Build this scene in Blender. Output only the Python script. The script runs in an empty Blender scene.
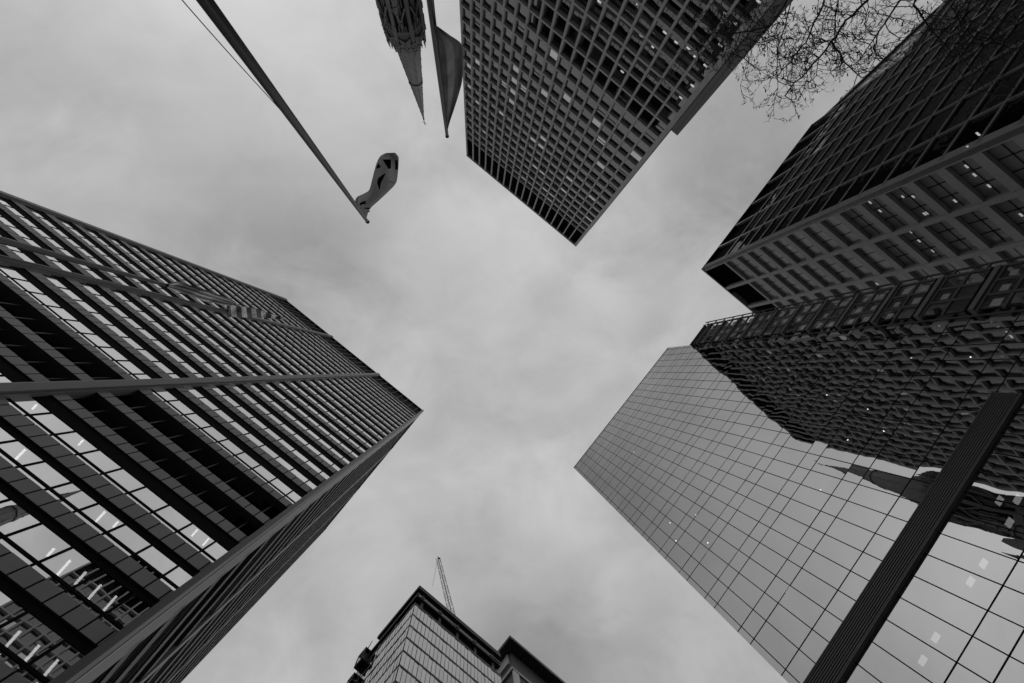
import bpy, bmesh, math, random
import numpy as np
from mathutils import Vector, noise
random.seed(7)
rad = math.radians
scene = bpy.context.scene
col = scene.collection

# ------------------------------------------------------------------ camera
# The camera looks up almost to the zenith.  City axes: U runs along the cross street, V along the avenue.
F, ZX, ZY, WID, HEI = 390.0, 476.4, 370.2, 1024, 683
K, EYE = 1.25, 1.6
zen = Vector((ZX - 512, -(ZY - 341.5), -F)).normalized()          # zenith in camera axes (x right, y up, -z forward)
ex = (Vector((1, 0, 0)) - zen * zen.x).normalized()               # world X in camera axes
ey = zen.cross(ex)                                                # world Y in camera axes
cam = bpy.data.cameras.new("camera")
cam.lens = F / WID * 36.0
cam.sensor_width = 36.0
cam.clip_start, cam.clip_end = 0.05, 8000
co = bpy.data.objects.new("camera", cam)
col.objects.link(co)
m3 = np.array([list(ex), list(ey), list(zen)])                    # rows: world axes in camera coordinates -> matrix cam->world
from mathutils import Matrix
M = Matrix([[*m3[0], 0], [*m3[1], 0], [*m3[2], EYE], [0, 0, 0, 1]])
co.matrix_world = M
scene.camera = co

AZ = rad(39)
UU = Vector((math.cos(AZ), math.sin(AZ)))
VV = Vector((math.sin(AZ), -math.cos(AZ)))

def tan_px(px, py):
    d = Vector((px - 512, -(py - 341.5), -F))
    w = Vector((d.dot(ex), d.dot(ey), d.dot(zen)))
    # world Y here points to image-down when looking up
    return w.x / w.z, w.y / w.z

# image down must be +Y for the U/V axes: ey above is image-up x zen ...
_tx, _ty = tan_px(ZX, ZY + 50)
YS = 1.0 if _ty > 0 else -1.0

def uv_px(px, py):
    """tangent (u/z, v/z) of a photograph direction"""
    x, y = tan_px(px, py)
    y *= YS
    return x * UU.x + y * UU.y, x * VV.x + y * VV.y

def W(u, v, z):
    """metres-ish site coordinates (z above the eye) to world"""
    p = UU * u + VV * v
    return Vector((p.x * K, YS * p.y * K, z * K + EYE))

def P(px, py, z):
    a, b = uv_px(px, py)
    return W(a * z, b * z, z)

MI = M.inverted()
def to_px(w):
    c = MI @ w
    if c.z > -0.01: return None
    return 512 + F * c.x / -c.z, 341.5 - F * c.y / -c.z

# ------------------------------------------------------------------ sky and light
world = bpy.data.worlds.new("World"); scene.world = world
world.use_nodes = True
nt = world.node_tree; nt.nodes.clear()
def N(t, kind, **kw):
    n = t.nodes.new(kind)
    for k, v in kw.items():
        if hasattr(n, k): setattr(n, k, v)
    return n
def mathn(t, op, a, b=None, c=None, clamp=False):
    n = N(t, 'ShaderNodeMath', operation=op, use_clamp=clamp)
    for i, x in enumerate((a, b, c)):
        if x is None: continue
        if isinstance(x, (int, float)): n.inputs[i].default_value = x
        else: t.links.new(x, n.inputs[i])
    return n.outputs[0]
SUN_DIR = W(1.0, 0.15, 0.75) - W(0, 0, 0)
SUN_DIR.normalize()
SUN_EL = math.asin(SUN_DIR.z)
SUN_ROT = math.atan2(SUN_DIR.x, SUN_DIR.y)
sky = N(nt, 'ShaderNodeTexSky', sky_type='NISHITA', sun_disc=False, sun_elevation=SUN_EL, sun_rotation=SUN_ROT)
bw = N(nt, 'ShaderNodeRGBToBW'); nt.links.new(sky.outputs[0], bw.inputs[0])
tc = N(nt, 'ShaderNodeTexCoord')
sep = N(nt, 'ShaderNodeSeparateXYZ'); nt.links.new(tc.outputs['Generated'], sep.inputs[0])
zc = mathn(nt, 'MAXIMUM', sep.outputs[2], 0.0)
den = mathn(nt, 'ADD', zc, 0.25)
cx = mathn(nt, 'DIVIDE', sep.outputs[0], den); cy = mathn(nt, 'DIVIDE', sep.outputs[1], den)
comb = N(nt, 'ShaderNodeCombineXYZ'); nt.links.new(cx, comb.inputs[0]); nt.links.new(cy, comb.inputs[1])
comb.inputs[2].default_value = 3.7
def sky_noise(scale, detail, dist, rough=0.5, off=(0, 0, 0), sx=1.0, sy=1.0, rot=0.0):
    mp = N(nt, 'ShaderNodeMapping'); nt.links.new(comb.outputs[0], mp.inputs[0])
    mp.inputs['Location'].default_value = off
    mp.inputs['Rotation'].default_value = (0, 0, rot)
    mp.inputs['Scale'].default_value = (sx, sy, 1)
    n = N(nt, 'ShaderNodeTexNoise'); nt.links.new(mp.outputs[0], n.inputs['Vector'])
    n.inputs['Scale'].default_value = scale; n.inputs['Detail'].default_value = detail
    n.inputs['Distortion'].default_value = dist; n.inputs['Roughness'].default_value = rough
    return n.outputs[0]
n1 = sky_noise(1.3, 3, 0.4, 0.5, (0.6, 0.35, 0))
n2 = sky_noise(3.6, 6, 0.6, 0.56, (4.2, 1.1, 0), 1.0, 1.25, 0.6)
zt_ = mathn(nt, 'MAXIMUM', sep.outputs[2], 0.2)
dx = mathn(nt, 'ADD', mathn(nt, 'DIVIDE', sep.outputs[0], zt_), mathn(nt, 'MULTIPLY_ADD', n1, 0.5, -0.25))
dy = mathn(nt, 'ADD', mathn(nt, 'DIVIDE', sep.outputs[1], zt_), mathn(nt, 'MULTIPLY_ADD', n2, 0.7, -0.35))
cl = mathn(nt, 'MULTIPLY_ADD', n1, 0.30, 0.32)
n3 = sky_noise(9.0, 6, 0.6, 0.55, (1.3, 7.7, 0), 1.0, 1.3, 0.9)
cl = mathn(nt, 'MULTIPLY_ADD', n3, 0.26, cl)
cl = mathn(nt, 'MULTIPLY_ADD', n2, 0.80, cl)            # mean about 1
# thicker and thinner patches of the cloud deck: direction, spread, brightness
for bx, by, sp, am in ((215, -170, .55, .95), (305, 60, .38, .12), (430, 240, .24, .13), (505, 215, .16, .12), (603, 295, .13, .14), (560, 565, .20, .10), (538, 660, .20, -.46), (250, 262, .24, -.32),
                       (765, 165, .26, -.26), (700, 205, .16, -.04), (663, 645, .13, -.10), (223, 665, .3, -.14), (120, 190, .2, .08), (655, 335, .10, -.10), (620, 255, .10, -.08), (430, 430, .22, .02), (110, 60, .40, -.10), (610, 600, .07, .10)):
    tx, ty = tan_px(bx, by)
    a_ = mathn(nt, 'SUBTRACT', dx, tx); b_ = mathn(nt, 'SUBTRACT', dy, ty)
    r2 = mathn(nt, 'MULTIPLY_ADD', a_, a_, mathn(nt, 'MULTIPLY', b_, b_))
    cl = mathn(nt, 'MULTIPLY_ADD', mathn(nt, 'EXPONENT', mathn(nt, 'MULTIPLY', r2, -1.0 / (sp * sp))), am, cl)
cie = mathn(nt, 'MULTIPLY_ADD', zc, 0.30, 0.72)    # an overcast sky is brightest overhead
lum = mathn(nt, 'MULTIPLY', cl, cie)
lum = mathn(nt, 'MULTIPLY', lum, 4.72)
lum = mathn(nt, 'MULTIPLY_ADD', bw.outputs[0], 0.02, lum)
cmb = N(nt, 'ShaderNodeCombineColor')
for i in range(3): nt.links.new(lum, cmb.inputs[i])
bg = N(nt, 'ShaderNodeBackground'); bg.inputs['Strength'].default_value = 0.1
nt.links.new(cmb.outputs[0], bg.inputs['Color'])
wo = N(nt, 'ShaderNodeOutputWorld'); nt.links.new(bg.outputs[0], wo.inputs[0])

sl = bpy.data.lights.new("sun", 'SUN'); sl.energy = 0.5; sl.angle = rad(40); sl.color = (1, 1, 1)
so = bpy.data.objects.new("sun", sl); col.objects.link(so)
so.rotation_euler = SUN_DIR.to_track_quat('Z', 'Y').to_euler()
so.location = (0, 0, 300)

vs = scene.view_settings
vs.view_transform = 'Standard'; vs.look = 'None'; vs.gamma = 1.0; vs.exposure = 0.0; vs.use_curve_mapping = False
scene.cycles.max_bounces = 7; scene.cycles.glossy_bounces = 4; scene.cycles.diffuse_bounces = 3
scene.cycles.transparent_max_bounces = 10; scene.cycles.transmission_bounces = 4
scene.cycles.use_denoising = True

# ------------------------------------------------------------------ materials
MATS = {}
def new_mat(name):
    m = bpy.data.materials.new(name); m.use_nodes = True
    m.node_tree.nodes.clear(); MATS[name] = m
    return m, m.node_tree
def solid(name, val, rough=0.7, var=0.12, scale=0.6, spec=0.3, streak=0.0, metal=0.0):
    m, t = new_mat(name)
    b = N(t, 'ShaderNodeBsdfPrincipled'); o = N(t, 'ShaderNodeOutputMaterial'); t.links.new(b.outputs[0], o.inputs[0])
    g = N(t, 'ShaderNodeNewGeometry')
    n = N(t, 'ShaderNodeTexNoise'); t.links.new(g.outputs['Position'], n.inputs['Vector'])
    n.inputs['Scale'].default_value = scale; n.inputs['Detail'].default_value = 6
    fac = mathn(t, 'MULTIPLY_ADD', n.outputs[0], 2 * var, 1 - var)
    if streak:
        mp = N(t, 'ShaderNodeMapping'); t.links.new(g.outputs['Position'], mp.inputs[0]); mp.inputs['Scale'].default_value = (1.5, 1.5, 0.06)
        n2 = N(t, 'ShaderNodeTexNoise'); t.links.new(mp.outputs[0], n2.inputs['Vector']); n2.inputs['Scale'].default_value = 1.2; n2.inputs['Detail'].default_value = 5
        fac = mathn(t, 'MULTIPLY', fac, mathn(t, 'MULTIPLY_ADD', n2.outputs[0], 2 * streak, 1 - streak))
    v = mathn(t, 'MULTIPLY', fac, val, clamp=True)
    c = N(t, 'ShaderNodeCombineColor')
    for i in range(3): t.links.new(v, c.inputs[i])
    t.links.new(c.outputs[0], b.inputs['Base Color'])
    b.inputs['Roughness'].default_value = rough
    b.inputs['Specular IOR Level'].default_value = spec
    b.inputs['Metallic'].default_value = metal
    return m
def glass(name, refl=None, edge=1.0, ior=None, tint=0.5, wav=0.01, wscale=0.35, rough=0.0):
    """coated window glass: a mirror coat over a tinted see-through pane, with slightly wavy panes"""
    m, t = new_mat(name)
    g = N(t, 'ShaderNodeNewGeometry')
    def wave(sc, amp):
        n = N(t, 'ShaderNodeTexNoise'); t.links.new(g.outputs['Position'], n.inputs['Vector'])
        n.inputs['Scale'].default_value = sc; n.inputs['Detail'].default_value = 2
        s = N(t, 'ShaderNodeVectorMath', operation='SUBTRACT'); t.links.new(n.outputs['Color'], s.inputs[0]); s.inputs[1].default_value = (0.5, 0.5, 0.5)
        k = N(t, 'ShaderNodeVectorMath', operation='SCALE'); t.links.new(s.outputs[0], k.inputs[0]); k.inputs['Scale'].default_value = amp
        return k.outputs[0]
    a = N(t, 'ShaderNodeVectorMath', operation='ADD'); t.links.new(g.outputs['Normal'], a.inputs[0]); t.links.new(wave(wscale, wav), a.inputs[1])
    a2 = N(t, 'ShaderNodeVectorMath', operation='ADD'); t.links.new(a.outputs[0], a2.inputs[0]); t.links.new(wave(wscale * 4, wav * 0.35), a2.inputs[1])
    nn = N(t, 'ShaderNodeVectorMath', operation='NORMALIZE'); t.links.new(a2.outputs[0], nn.inputs[0])
    tr = N(t, 'ShaderNodeBsdfTransparent'); tr.inputs[0].default_value = (tint, tint, tint, 1)
    if ior is None:
        gl = N(t, 'ShaderNodeBsdfPrincipled'); gl.inputs['Metallic'].default_value = 1.0
        gl.inputs['Base Color'].default_value = (refl, refl, refl, 1)
        gl.inputs['Specular Tint'].default_value = (edge, edge, edge, 1)
        gl.inputs['Roughness'].default_value = rough
        mx = N(t, 'ShaderNodeAddShader')
    else:
        gl = N(t, 'ShaderNodeBsdfGlossy'); gl.inputs['Roughness'].default_value = rough
        gl.inputs['Color'].default_value = (1, 1, 1, 1)
        mx = N(t, 'ShaderNodeMixShader')
        fr = N(t, 'ShaderNodeFresnel'); fr.inputs['IOR'].default_value = ior; t.links.new(nn.outputs[0], fr.inputs['Normal'])
        t.links.new(fr.outputs[0], mx.inputs[0])
    t.links.new(nn.outputs[0], gl.inputs['Normal'])
    o = N(t, 'ShaderNodeOutputMaterial'); t.links.new(mx.outputs[0], o.inputs[0])
    if ior is None:
        t.links.new(tr.outputs[0], mx.inputs[0]); t.links.new(gl.outputs[0], mx.inputs[1])
    else:
        t.links.new(tr.outputs[0], mx.inputs[1]); t.links.new(gl.outputs[0], mx.inputs[2])
    return m
def emit(name, val):
    m, t = new_mat(name)
    e = N(t, 'ShaderNodeEmission'); e.inputs[0].default_value = (1, 1, 1, 1); e.inputs[1].default_value = val
    o = N(t, 'ShaderNodeOutputMaterial'); t.links.new(e.outputs[0], o.inputs[0]); return m
def cloth(name, val, trans=0.35, stripes=None, amp=0.5):
    m, t = new_mat(name)
    d = N(t, 'ShaderNodeBsdfDiffuse'); r = N(t, 'ShaderNodeBsdfTranslucent'); mx = N(t, 'ShaderNodeMixShader'); mx.inputs[0].default_value = trans
    o = N(t, 'ShaderNodeOutputMaterial')
    g = N(t, 'ShaderNodeNewGeometry')
    n = N(t, 'ShaderNodeTexNoise'); t.links.new(g.outputs['Position'], n.inputs['Vector']); n.inputs['Scale'].default_value = 1.4; n.inputs['Detail'].default_value = 4
    v = mathn(t, 'MULTIPLY', mathn(t, 'MULTIPLY_ADD', n.outputs[0], 2 * amp, 1 - amp), val, clamp=True)
    if stripes:
        uvn = N(t, 'ShaderNodeTexCoord'); sp = N(t, 'ShaderNodeSeparateXYZ'); t.links.new(uvn.outputs['UV'], sp.inputs[0])
        f = mathn(t, 'FRACT', mathn(t, 'MULTIPLY', sp.outputs[0 if stripes[0] > 0 else 1], abs(stripes[0])))
        f = mathn(t, 'GREATER_THAN', f, 0.5)
        v = mathn(t, 'MULTIPLY', v, mathn(t, 'MULTIPLY_ADD', f, stripes[1] - 1.0, 1.0))
    c = N(t, 'ShaderNodeCombineColor')
    for i in range(3): t.links.new(v, c.inputs[i])
    for s in (d, r): t.links.new(c.outputs[0], s.inputs[0])
    t.links.new(d.outputs[0], mx.inputs[1]); t.links.new(r.outputs[0], mx.inputs[2]); t.links.new(mx.outputs[0], o.inputs[0])
    return m

solid('bronze_panel', 0.22, 0.55, 0.10, 0.5, 0.35, 0.08)
solid('bronze_dark', 0.035, 0.5, 0.1)
solid('bronze_column', 0.10, 0.45, 0.10, 0.4, 0.4, 0.15)
solid('bronze_trim', 0.30, 0.45, 0.08)
solid('black_louvre', 0.010, 0.8, 0.2, 0.6, 0.08)
solid('mullion_black', 0.010, 0.85, 0.1, 0.6, 0.04)
solid('frame_metal', 0.34, 0.28, 0.1, 0.6, 0.5, 0.0, 0.45)
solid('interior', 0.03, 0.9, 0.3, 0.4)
solid('interior_ceiling', 0.05, 0.9, 0.2, 0.8)
solid('concrete_grid', 0.46, 0.85, 0.12, 0.5, 0.2, 0.15)
solid('concrete_blank', 0.20, 0.85, 0.18, 0.3, 0.2, 0.25)
solid('granite_dark', 0.105, 0.55, 0.12, 0.8, 0.35, 0.10)
solid('granite_light', 0.33, 0.6, 0.12, 0.8, 0.3, 0.10)
solid('granite_mid', 0.20, 0.6, 0.12, 0.8, 0.3, 0.10)
solid('stone_pale', 0.85, 0.8, 0.12, 0.3, 0.2, 0.2)
solid('stone_church', 0.20, 0.9, 0.35, 0.5, 0.2, 0.3)
solid('stone_spire', 0.20, 0.85, 0.22, 0.9, 0.2, 0.15)
solid('blind_and_reflection', 0.70, 0.8, 0.1)  # grid tower's window coverings, and painted reflections in the narrow building
solid('metal_grey', 0.30, 0.4, 0.1, 1.0, 0.5, 0.0, 0.6)
solid('pole_metal', 0.035, 0.4, 0.1, 0.5, 0.4, 0.1)
solid('panel_light', 0.50, 0.5, 0.08, 0.5, 0.4, 0.08)
solid('bark', 0.05, 0.9, 0.4, 3.0)
solid('leaf', 0.06, 0.7, 0.4, 2.0)
solid('asphalt', 0.05, 0.9, 0.3, 0.5)
solid('paving', 0.28, 0.85, 0.2, 0.7)
solid('white_paint', 0.7, 0.7, 0.1)
solid('fin_black', 0.13, 0.45, 0.15)
glass('glass_tower_left', 0.80, 0.75, None, 0.16, 0.006, 0.25)
glass('glass_curtain', 0.50, 0.60, None, 0.15, 0.021, 0.22)
glass('glass_grid', None, 1, 2.4, 0.6, 0.006, 0.4)
glass('glass_smoke', 0.05, 0.8, None, 0.72, 0.006, 0.3)
solid('shade_screen', 0.62, 0.9, 0.12, 0.9)
glass('glass_black', 0.02, 0.9, None, 0.05, 0.05, 0.9)
glass('glass_bay', 0.25, 0.9, None, 0.7, 0.03, 0.5)
glass('glass_far', 0.55, 0.9, None, 0.05, 0.02, 0.3)
emit('lamp_tube', 2.4); emit('lamp_panel', 0.9); emit('lamp_bright', 0.45); emit('lamp_spot', 9.0)
cloth('flag_grey', 0.34, 0.72, None, 0.25); cloth('flag_black', 0.012, 0.1); cloth('flag_white', 0.85, 0.55); cloth('flag_dark', 0.22, 0.68, (-1.6, 1.8), 0.8)
cloth('flag_light', 0.45, 0.45)
cloth('flag_stripe', 0.20, 0.72, (6.0, 4.6), 0.2)
cloth('flag_fold_shading', 0.26, 0.72, (-3.0, 3.0), 0.7)  # lengthwise bands put the light and shade of folds into the colour

# ------------------------------------------------------------------ builders
ORIGIN = {}
def root_loc(o):
    while o is not None:
        if o.name in ORIGIN: return ORIGIN[o.name]
        o = o.parent
    return Vector((0, 0, 0))
def tag(o, label=None, cat=None, group=None, kind=None):
    if label: o['label'] = label
    if cat: o['category'] = cat
    if group: o['group'] = group
    if kind: o['kind'] = kind
    return o
def thing(name, label, cat, loc, group=None):
    o = bpy.data.objects.new(name, None); col.objects.link(o)
    o.location = loc; ORIGIN[o.name] = Vector(loc); o.empty_display_size = 2
    return tag(o, label, cat, group)
class Frame:
    def __init__(s, o, a, n):
        s.o, s.a, s.n = Vector(o), Vector(a), Vector(n)
    def p(s, x, d, z):
        q = s.o + s.a * x + s.n * d
        return W(q.x, q.y, z)
class MB:
    def __init__(s): s.v, s.f, s.mi, s.uv = [], [], [], None
    def face(s, pts, mi=0):
        i = len(s.v); s.v += [Vector(p) for p in pts]; s.f.append(tuple(range(i, i + len(pts)))); s.mi.append(mi)
    def hexa(s, c, mi=0):
        i = len(s.v); s.v += c
        for q in ((0, 3, 2, 1), (4, 5, 6, 7), (0, 1, 5, 4), (1, 2, 6, 5), (2, 3, 7, 6), (3, 0, 4, 7)):
            s.f.append(tuple(i + k for k in q)); s.mi.append(mi)
    def box(s, fr, x0, x1, d0, d1, z0, z1, mi=0):
        s.hexa([fr.p(x0, d0, z0), fr.p(x1, d0, z0), fr.p(x1, d1, z0), fr.p(x0, d1, z0),
                fr.p(x0, d0, z1), fr.p(x1, d0, z1), fr.p(x1, d1, z1), fr.p(x0, d1, z1)], mi)
    def tube(s, pts, rads, n=8, mi=0, cap=True):
        rings = []
        for i, p in enumerate(pts):
            a = pts[max(i - 1, 0)]; b = pts[min(i + 1, len(pts) - 1)]
            t = (b - a).normalized()
            x = t.cross(Vector((0.13, 0.21, 0.97)))
            if x.length < 1e-3: x = t.cross(Vector((1, 0, 0)))
            x.normalize(); y = t.cross(x)
            base = len(s.v)
            for k in range(n):
                w = 2 * math.pi * k / n
                s.v.append(p + (x * math.cos(w) + y * math.sin(w)) * rads[i])
            rings.append(base)
        for a, b in zip(rings, rings[1:]):
            for k in range(n):
                s.f.append((a + k, a + (k + 1) % n, b + (k + 1) % n, b + k)); s.mi.append(mi)
        if cap:
            s.f.append(tuple(rings[0] + k for k in reversed(range(n)))); s.mi.append(mi)
            s.f.append(tuple(rings[-1] + k for k in range(n))); s.mi.append(mi)
    def ngon_prism(s, ring0, ring1, mi=0, cap0=True, cap1=True):
        n = len(ring0); i = len(s.v); s.v += list(ring0) + list(ring1)
        for k in range(n):
            s.f.append((i + k, i + (k + 1) % n, i + n + (k + 1) % n, i + n + k)); s.mi.append(mi)
        if cap0: s.f.append(tuple(i + k for k in reversed(range(n)))); s.mi.append(mi)
        if cap1: s.f.append(tuple(i + n + k for k in range(n))); s.mi.append(mi)
    def build(s, name, mats, parent=None, label=None, kind=None, smooth=False, fix=True):
        if not s.v: return None
        off = root_loc(parent)
        me = bpy.data.meshes.new(name)
        me.from_pydata([tuple(v - off) for v in s.v], [], s.f)
        mats = mats if isinstance(mats, (list, tuple)) else [mats]
        for m in mats: me.materials.append(MATS[m])
        me.polygons.foreach_set('material_index', s.mi)
        if smooth: me.polygons.foreach_set('use_smooth', [True] * len(me.polygons))
        if fix:
            b = bmesh.new(); b.from_mesh(me); bmesh.ops.recalc_face_normals(b, faces=b.faces); b.to_mesh(me); b.free()
        if s.uv:
            l = me.uv_layers.new(name='UVMap')
            for lp in me.loops: l.data[lp.index].uv = s.uv[lp.vertex_index]
        me.update()
        o = bpy.data.objects.new(name, me); col.objects.link(o)
        if parent is not None: o.parent = parent
        if label: o['label'] = label
        if kind: o['kind'] = kind
        return o
def px_area(fr, x0, x1, d, z0, z1):
    q = [to_px(fr.p(*c)) for c in ((x0, d, z0), (x1, d, z0), (x1, d, z1), (x0, d, z1))]
    if any(p is None for p in q): return 0.0
    cxm = sum(p[0] for p in q) / 4; cym = sum(p[1] for p in q) / 4
    if not (-15 < cxm < WID + 15 and -15 < cym < HEI + 15): return 0.0
    return abs(sum(q[i][0] * q[(i + 1) % 4][1] - q[(i + 1) % 4][0] * q[i][1] for i in range(4))) / 2
def put_windows(parent, items, mats, name='window', most=100):
    """items: (area, function that adds one window to an MB); the largest are parts of their own"""
    items.sort(key=lambda t: -t[0])
    for a, fn in items[:most]:
        m = MB(); fn(m); m.build(name, mats, parent, fix=False)
    if items[most:]:
        m = MB()
        for a, fn in items[most:]: fn(m)
        m.build(name + 's_beyond', mats, parent, kind='stuff', fix=False)
def pane(m, fr, x0, x1, d, z0, z1, mi=0, tilt=0.0):
    j = lambda: random.uniform(-tilt, tilt)
    a, b, c = j(), j(), j()
    pts = [fr.p(x0, d + a, z0), fr.p(x1, d + b, z0), fr.p(x1, d + b + c - a, z1), fr.p(x0, d + c, z1)]
    nrm = (pts[1] - pts[0]).cross(pts[3] - pts[0])
    out = fr.p(0, 1, 0) - fr.p(0, 0, 0)
    if nrm.dot(out) < 0: pts.reverse()
    m.face(pts, mi)

GROUND = -EYE / K

# ------------------------------------------------------------------ ground
m = MB(); R_ = 4000
m.face([Vector((-R_, -R_, 0)), Vector((R_, -R_, 0)), Vector((R_, R_, 0)), Vector((-R_, R_, 0))])
tag(m.build('ground', 'asphalt'), kind='structure')
def slab(u0, u1, v0, v1):
    m = MB(); fr = Frame((0, 0), (1, 0), (0, 1))
    m.box(fr, u0, u1, v0, v1, GROUND + 0.003, GROUND + 0.10)
    return m
slab(11.5, 70, -60, 22.5).build('pavement', 'paving')['kind'] = 'structure'
slab(11.5, 70, 30, 100).build('pavement', 'paving')['kind'] = 'structure'
slab(-90, 3.5, 30, 110).build('pavement', 'paving')['kind'] = 'structure'
slab(-90, 3.5, -100, 22.5).build('pavement', 'paving')['kind'] = 'structure'
m = MB(); fr = Frame((0, 0), (1, 0), (0, 1))
for k in range(-12, 16):
    if 3 < k < 6: continue
    a = W(7.4, k * 6.0, 0); b = W(7.55, k * 6.0 + 3.0, 0)
    q = [W(7.4, k * 6.0, 0), W(7.55, k * 6.0, 0), W(7.55, k * 6.0 + 3, 0), W(7.4, k * 6.0 + 3, 0)]
    m.face([Vector((p.x, p.y, 0.006)) for p in q])
m.build('road_marking', 'white_paint')['kind'] = 'structure'

# ------------------------------------------------------------------ left tower (dark bronze ribbons)
HL = 110.6
tl = thing('office_tower', 'tallest dark tower at left with ribbons of bright glass between dark bands', 'tower', W(-28, -38, GROUND))
fL = Frame((0, -17.8), (1, 0), (0, 1))         # street front, x = u
fS = Frame((-4.30, 0), (0, -1), (1, 0))        # flank, x = -v
X0, X1 = -52.0, -4.65
S0, S1 = 18.4, 58.0
# spandrel bands (z0, z1) from the street up
bands = []
z = 14.9
while z > 1: z -= 2.9; bands.append((z, z + 0.66))
bands.reverse()
bands += [(14.82, 15.6), (17.72, 18.5), (20.77, 21.6), (23.47, 24.45), (27.03, 27.91), (29.95, 30.84)]
bands += [(33.35, 34.23)] + [(33.82 + 3.26 * k, 33.82 + 3.26 * k + 1.08) for k in range(1, 21)]
mech = {27.03, 29.95}
glass_items = []
REC = 0.12
JOINT, PITCH = 0.886, 1.772
XREF = -14.53
for i, (a, b) in enumerate(bands):
    m = MB()
    n0 = math.ceil((X0 - XREF) / JOINT); n1 = math.floor((X1 - XREF) / JOINT)
    xs = [X0] + [XREF + JOINT * k for k in range(n0, n1 + 1)] + [X1]
    for x0, x1 in zip(xs, xs[1:]):
        if x1 - x0 > 0.06: m.box(fL, x0 + 0.042, x1 - 0.042, -0.02, 0.0 + random.uniform(-.004, .004), a, b, 0)
    m.box(fL, X0, X1, -0.06, -0.022, a + 0.01, b - 0.01, 3)
    m.box(fL, X0, X1, -REC - 3.0, -0.062, a + 0.01, b - 0.01, 1)
    ys = [S0 + JOINT * k for k in range(int((S1 - S0) / JOINT) + 1)]
    for x0, x1 in zip(ys, ys[1:]):
        m.box(fS, x0 + 0.018, x1 - 0.018, -0.02, 0.0, a, b, 2)
    m.box(fS, S0, S1, -REC - 2.0, -0.022, a + 0.01, b - 0.01, 1)
    m.build('spandrel_band', ['bronze_panel', 'interior_ceiling', 'bronze_dark', 'mullion_black'], tl)
    top = bands[i + 1][0] if i + 1 < len(bands) else 99.4
    if top - b < 0.6: continue
    if a in mech or a == 29.95:
        continue
    # glazing of the opening above this band
    for fr, lo, hi, ref in ((fL, X0, X1, XREF), (fS, S0, S1, S0)):
        k0 = math.floor((lo - ref) / PITCH)
        x = ref + PITCH * k0
        while x < hi - 0.05:
            x0, x1 = max(x, lo), min(x + PITCH, hi)
            if x1 - x0 > 0.15:
                def fn(mb, fr=fr, x0=x0, x1=x1, b=b, top=top):
                    lower = b < 30
                    strip = b < 35
                    zb = b + 0.06
                    s0 = zb + (0.24 if lower else 0.36); s1 = s0 + (0.14 if lower else 0.16)
                    hd = top - (1.0 if b > 24 else 0.42)
                    g = 0 if fr is fL else 1
                    if strip:
                        pane(mb, fr, x0 + 0.03, x1 - 0.03, -REC + 0.01, zb, s0, g, 0.003)
                        mb.box(fr, x0, x1, -REC - 0.08, -REC + 0.04, s0, s1, 1)
                    else: s1 = zb + 0.02
                    pane(mb, fr, x0 + 0.03, x1 - 0.03, -REC, s1, hd, g, 0.003)
                    mb.box(fr, x0, x1, -REC - 0.10, -REC + 0.05, b, zb, 1)
                    mb.box(fr, x0, x1, -REC - 0.10, -REC + 0.03, hd, top, 1)
                    mb.box(fr, x0 - 0.058, x0 + 0.058, -REC - 0.08, -REC + 0.035, zb + .001, hd - .002, 1)
                ar = px_area(fr, x0, x1, -REC, b + 0.5, top)
                glass_items.append((ar, fn))
            x += PITCH
put_windows(tl, glass_items, ['glass_tower_left', 'mullion_black', 'glass_black'])
for a in (27.91, 30.84):                       # two plant storeys: black louvres with thin rails
    top = 29.95 if a < 30 else 33.35
    m = MB()
    m.box(fL, X0, X1, -1.6, -1.5, a, top, 0); m.box(fS, S0, S1, -1.6, -1.5, a, top, 0)
    for k in range(int(a * 3) * 0, 12):
        zz = a + (top - a) * (k + 0.5) / 12
        m.box(fL, X0, X1, -1.48, -1.2, zz, zz + 0.03, 0)
    n0 = math.ceil((X0 - XREF) / PITCH); n1 = math.floor((X1 - XREF) / PITCH)
    for k in range(n0, n1 + 1):
        x = XREF + k * PITCH
        m.box(fL, x - 0.025, x + 0.025, -0.50, -0.42, a, top, 1)
    m.build('louvre_storey', ['black_louvre', 'bronze_column'], tl)
m = MB()                                        # parapet screen
for fr, lo, hi in ((fL, X0, X1), (fS, S0, S1)):
    m.box(fr, lo, hi, -0.5, -0.4, 99.4, HL - 0.6, 1)
    x = lo
    while x < hi:
        m.box(fr, x, x + 0.10, -0.39, -0.1, 99.6, HL - 0.7, 0); x += PITCH
    m.box(fr, lo, hi, -0.5, 0.05, HL - 0.6, HL, 0)
    m.box(fr, lo, hi, -0.5, 0.0, 99.39, 99.59, 0)
m.build('parapet', ['bronze_dark', 'black_louvre'], tl)
m = MB()
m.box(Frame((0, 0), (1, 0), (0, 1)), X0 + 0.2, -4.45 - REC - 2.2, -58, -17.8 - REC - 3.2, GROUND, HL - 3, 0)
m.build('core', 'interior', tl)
def colm(x0, x1, dep, bright=True):
    m = MB()
    m.box(fL, x0, x1, -0.5, dep * 0.55, GROUND, HL + 0.05, 0)
    w = x1 - x0
    m.box(fL, x0 + w * .18, x1 - w * .18, dep * 0.55 + .003, dep, GROUND, HL + 0.05, 0)
    m.box(fL, x0 + w * .02, x0 + w * .10, dep * .55 + .003, dep * .75, GROUND, HL + .04, 1)
    m.build('column', ['bronze_column', 'bronze_trim'], tl)
colm(-20.6, -19.55, 0.3); colm(-37.0, -36.05, 0.3); colm(-53.0, -52.0, 0.3)
m = MB()                                        # the corner pier: stepped, with a bright nosing
fU = Frame((0, 0), (1, 0), (0, 1))
zt = HL + 0.05
ring = [(-4.65, -18.6), (-4.65, -17.72), (-4.42, -17.70), (-4.40, -17.62), (-4.26, -17.62), (-4.14, -17.74), (-4.14, -18.55)]
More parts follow.
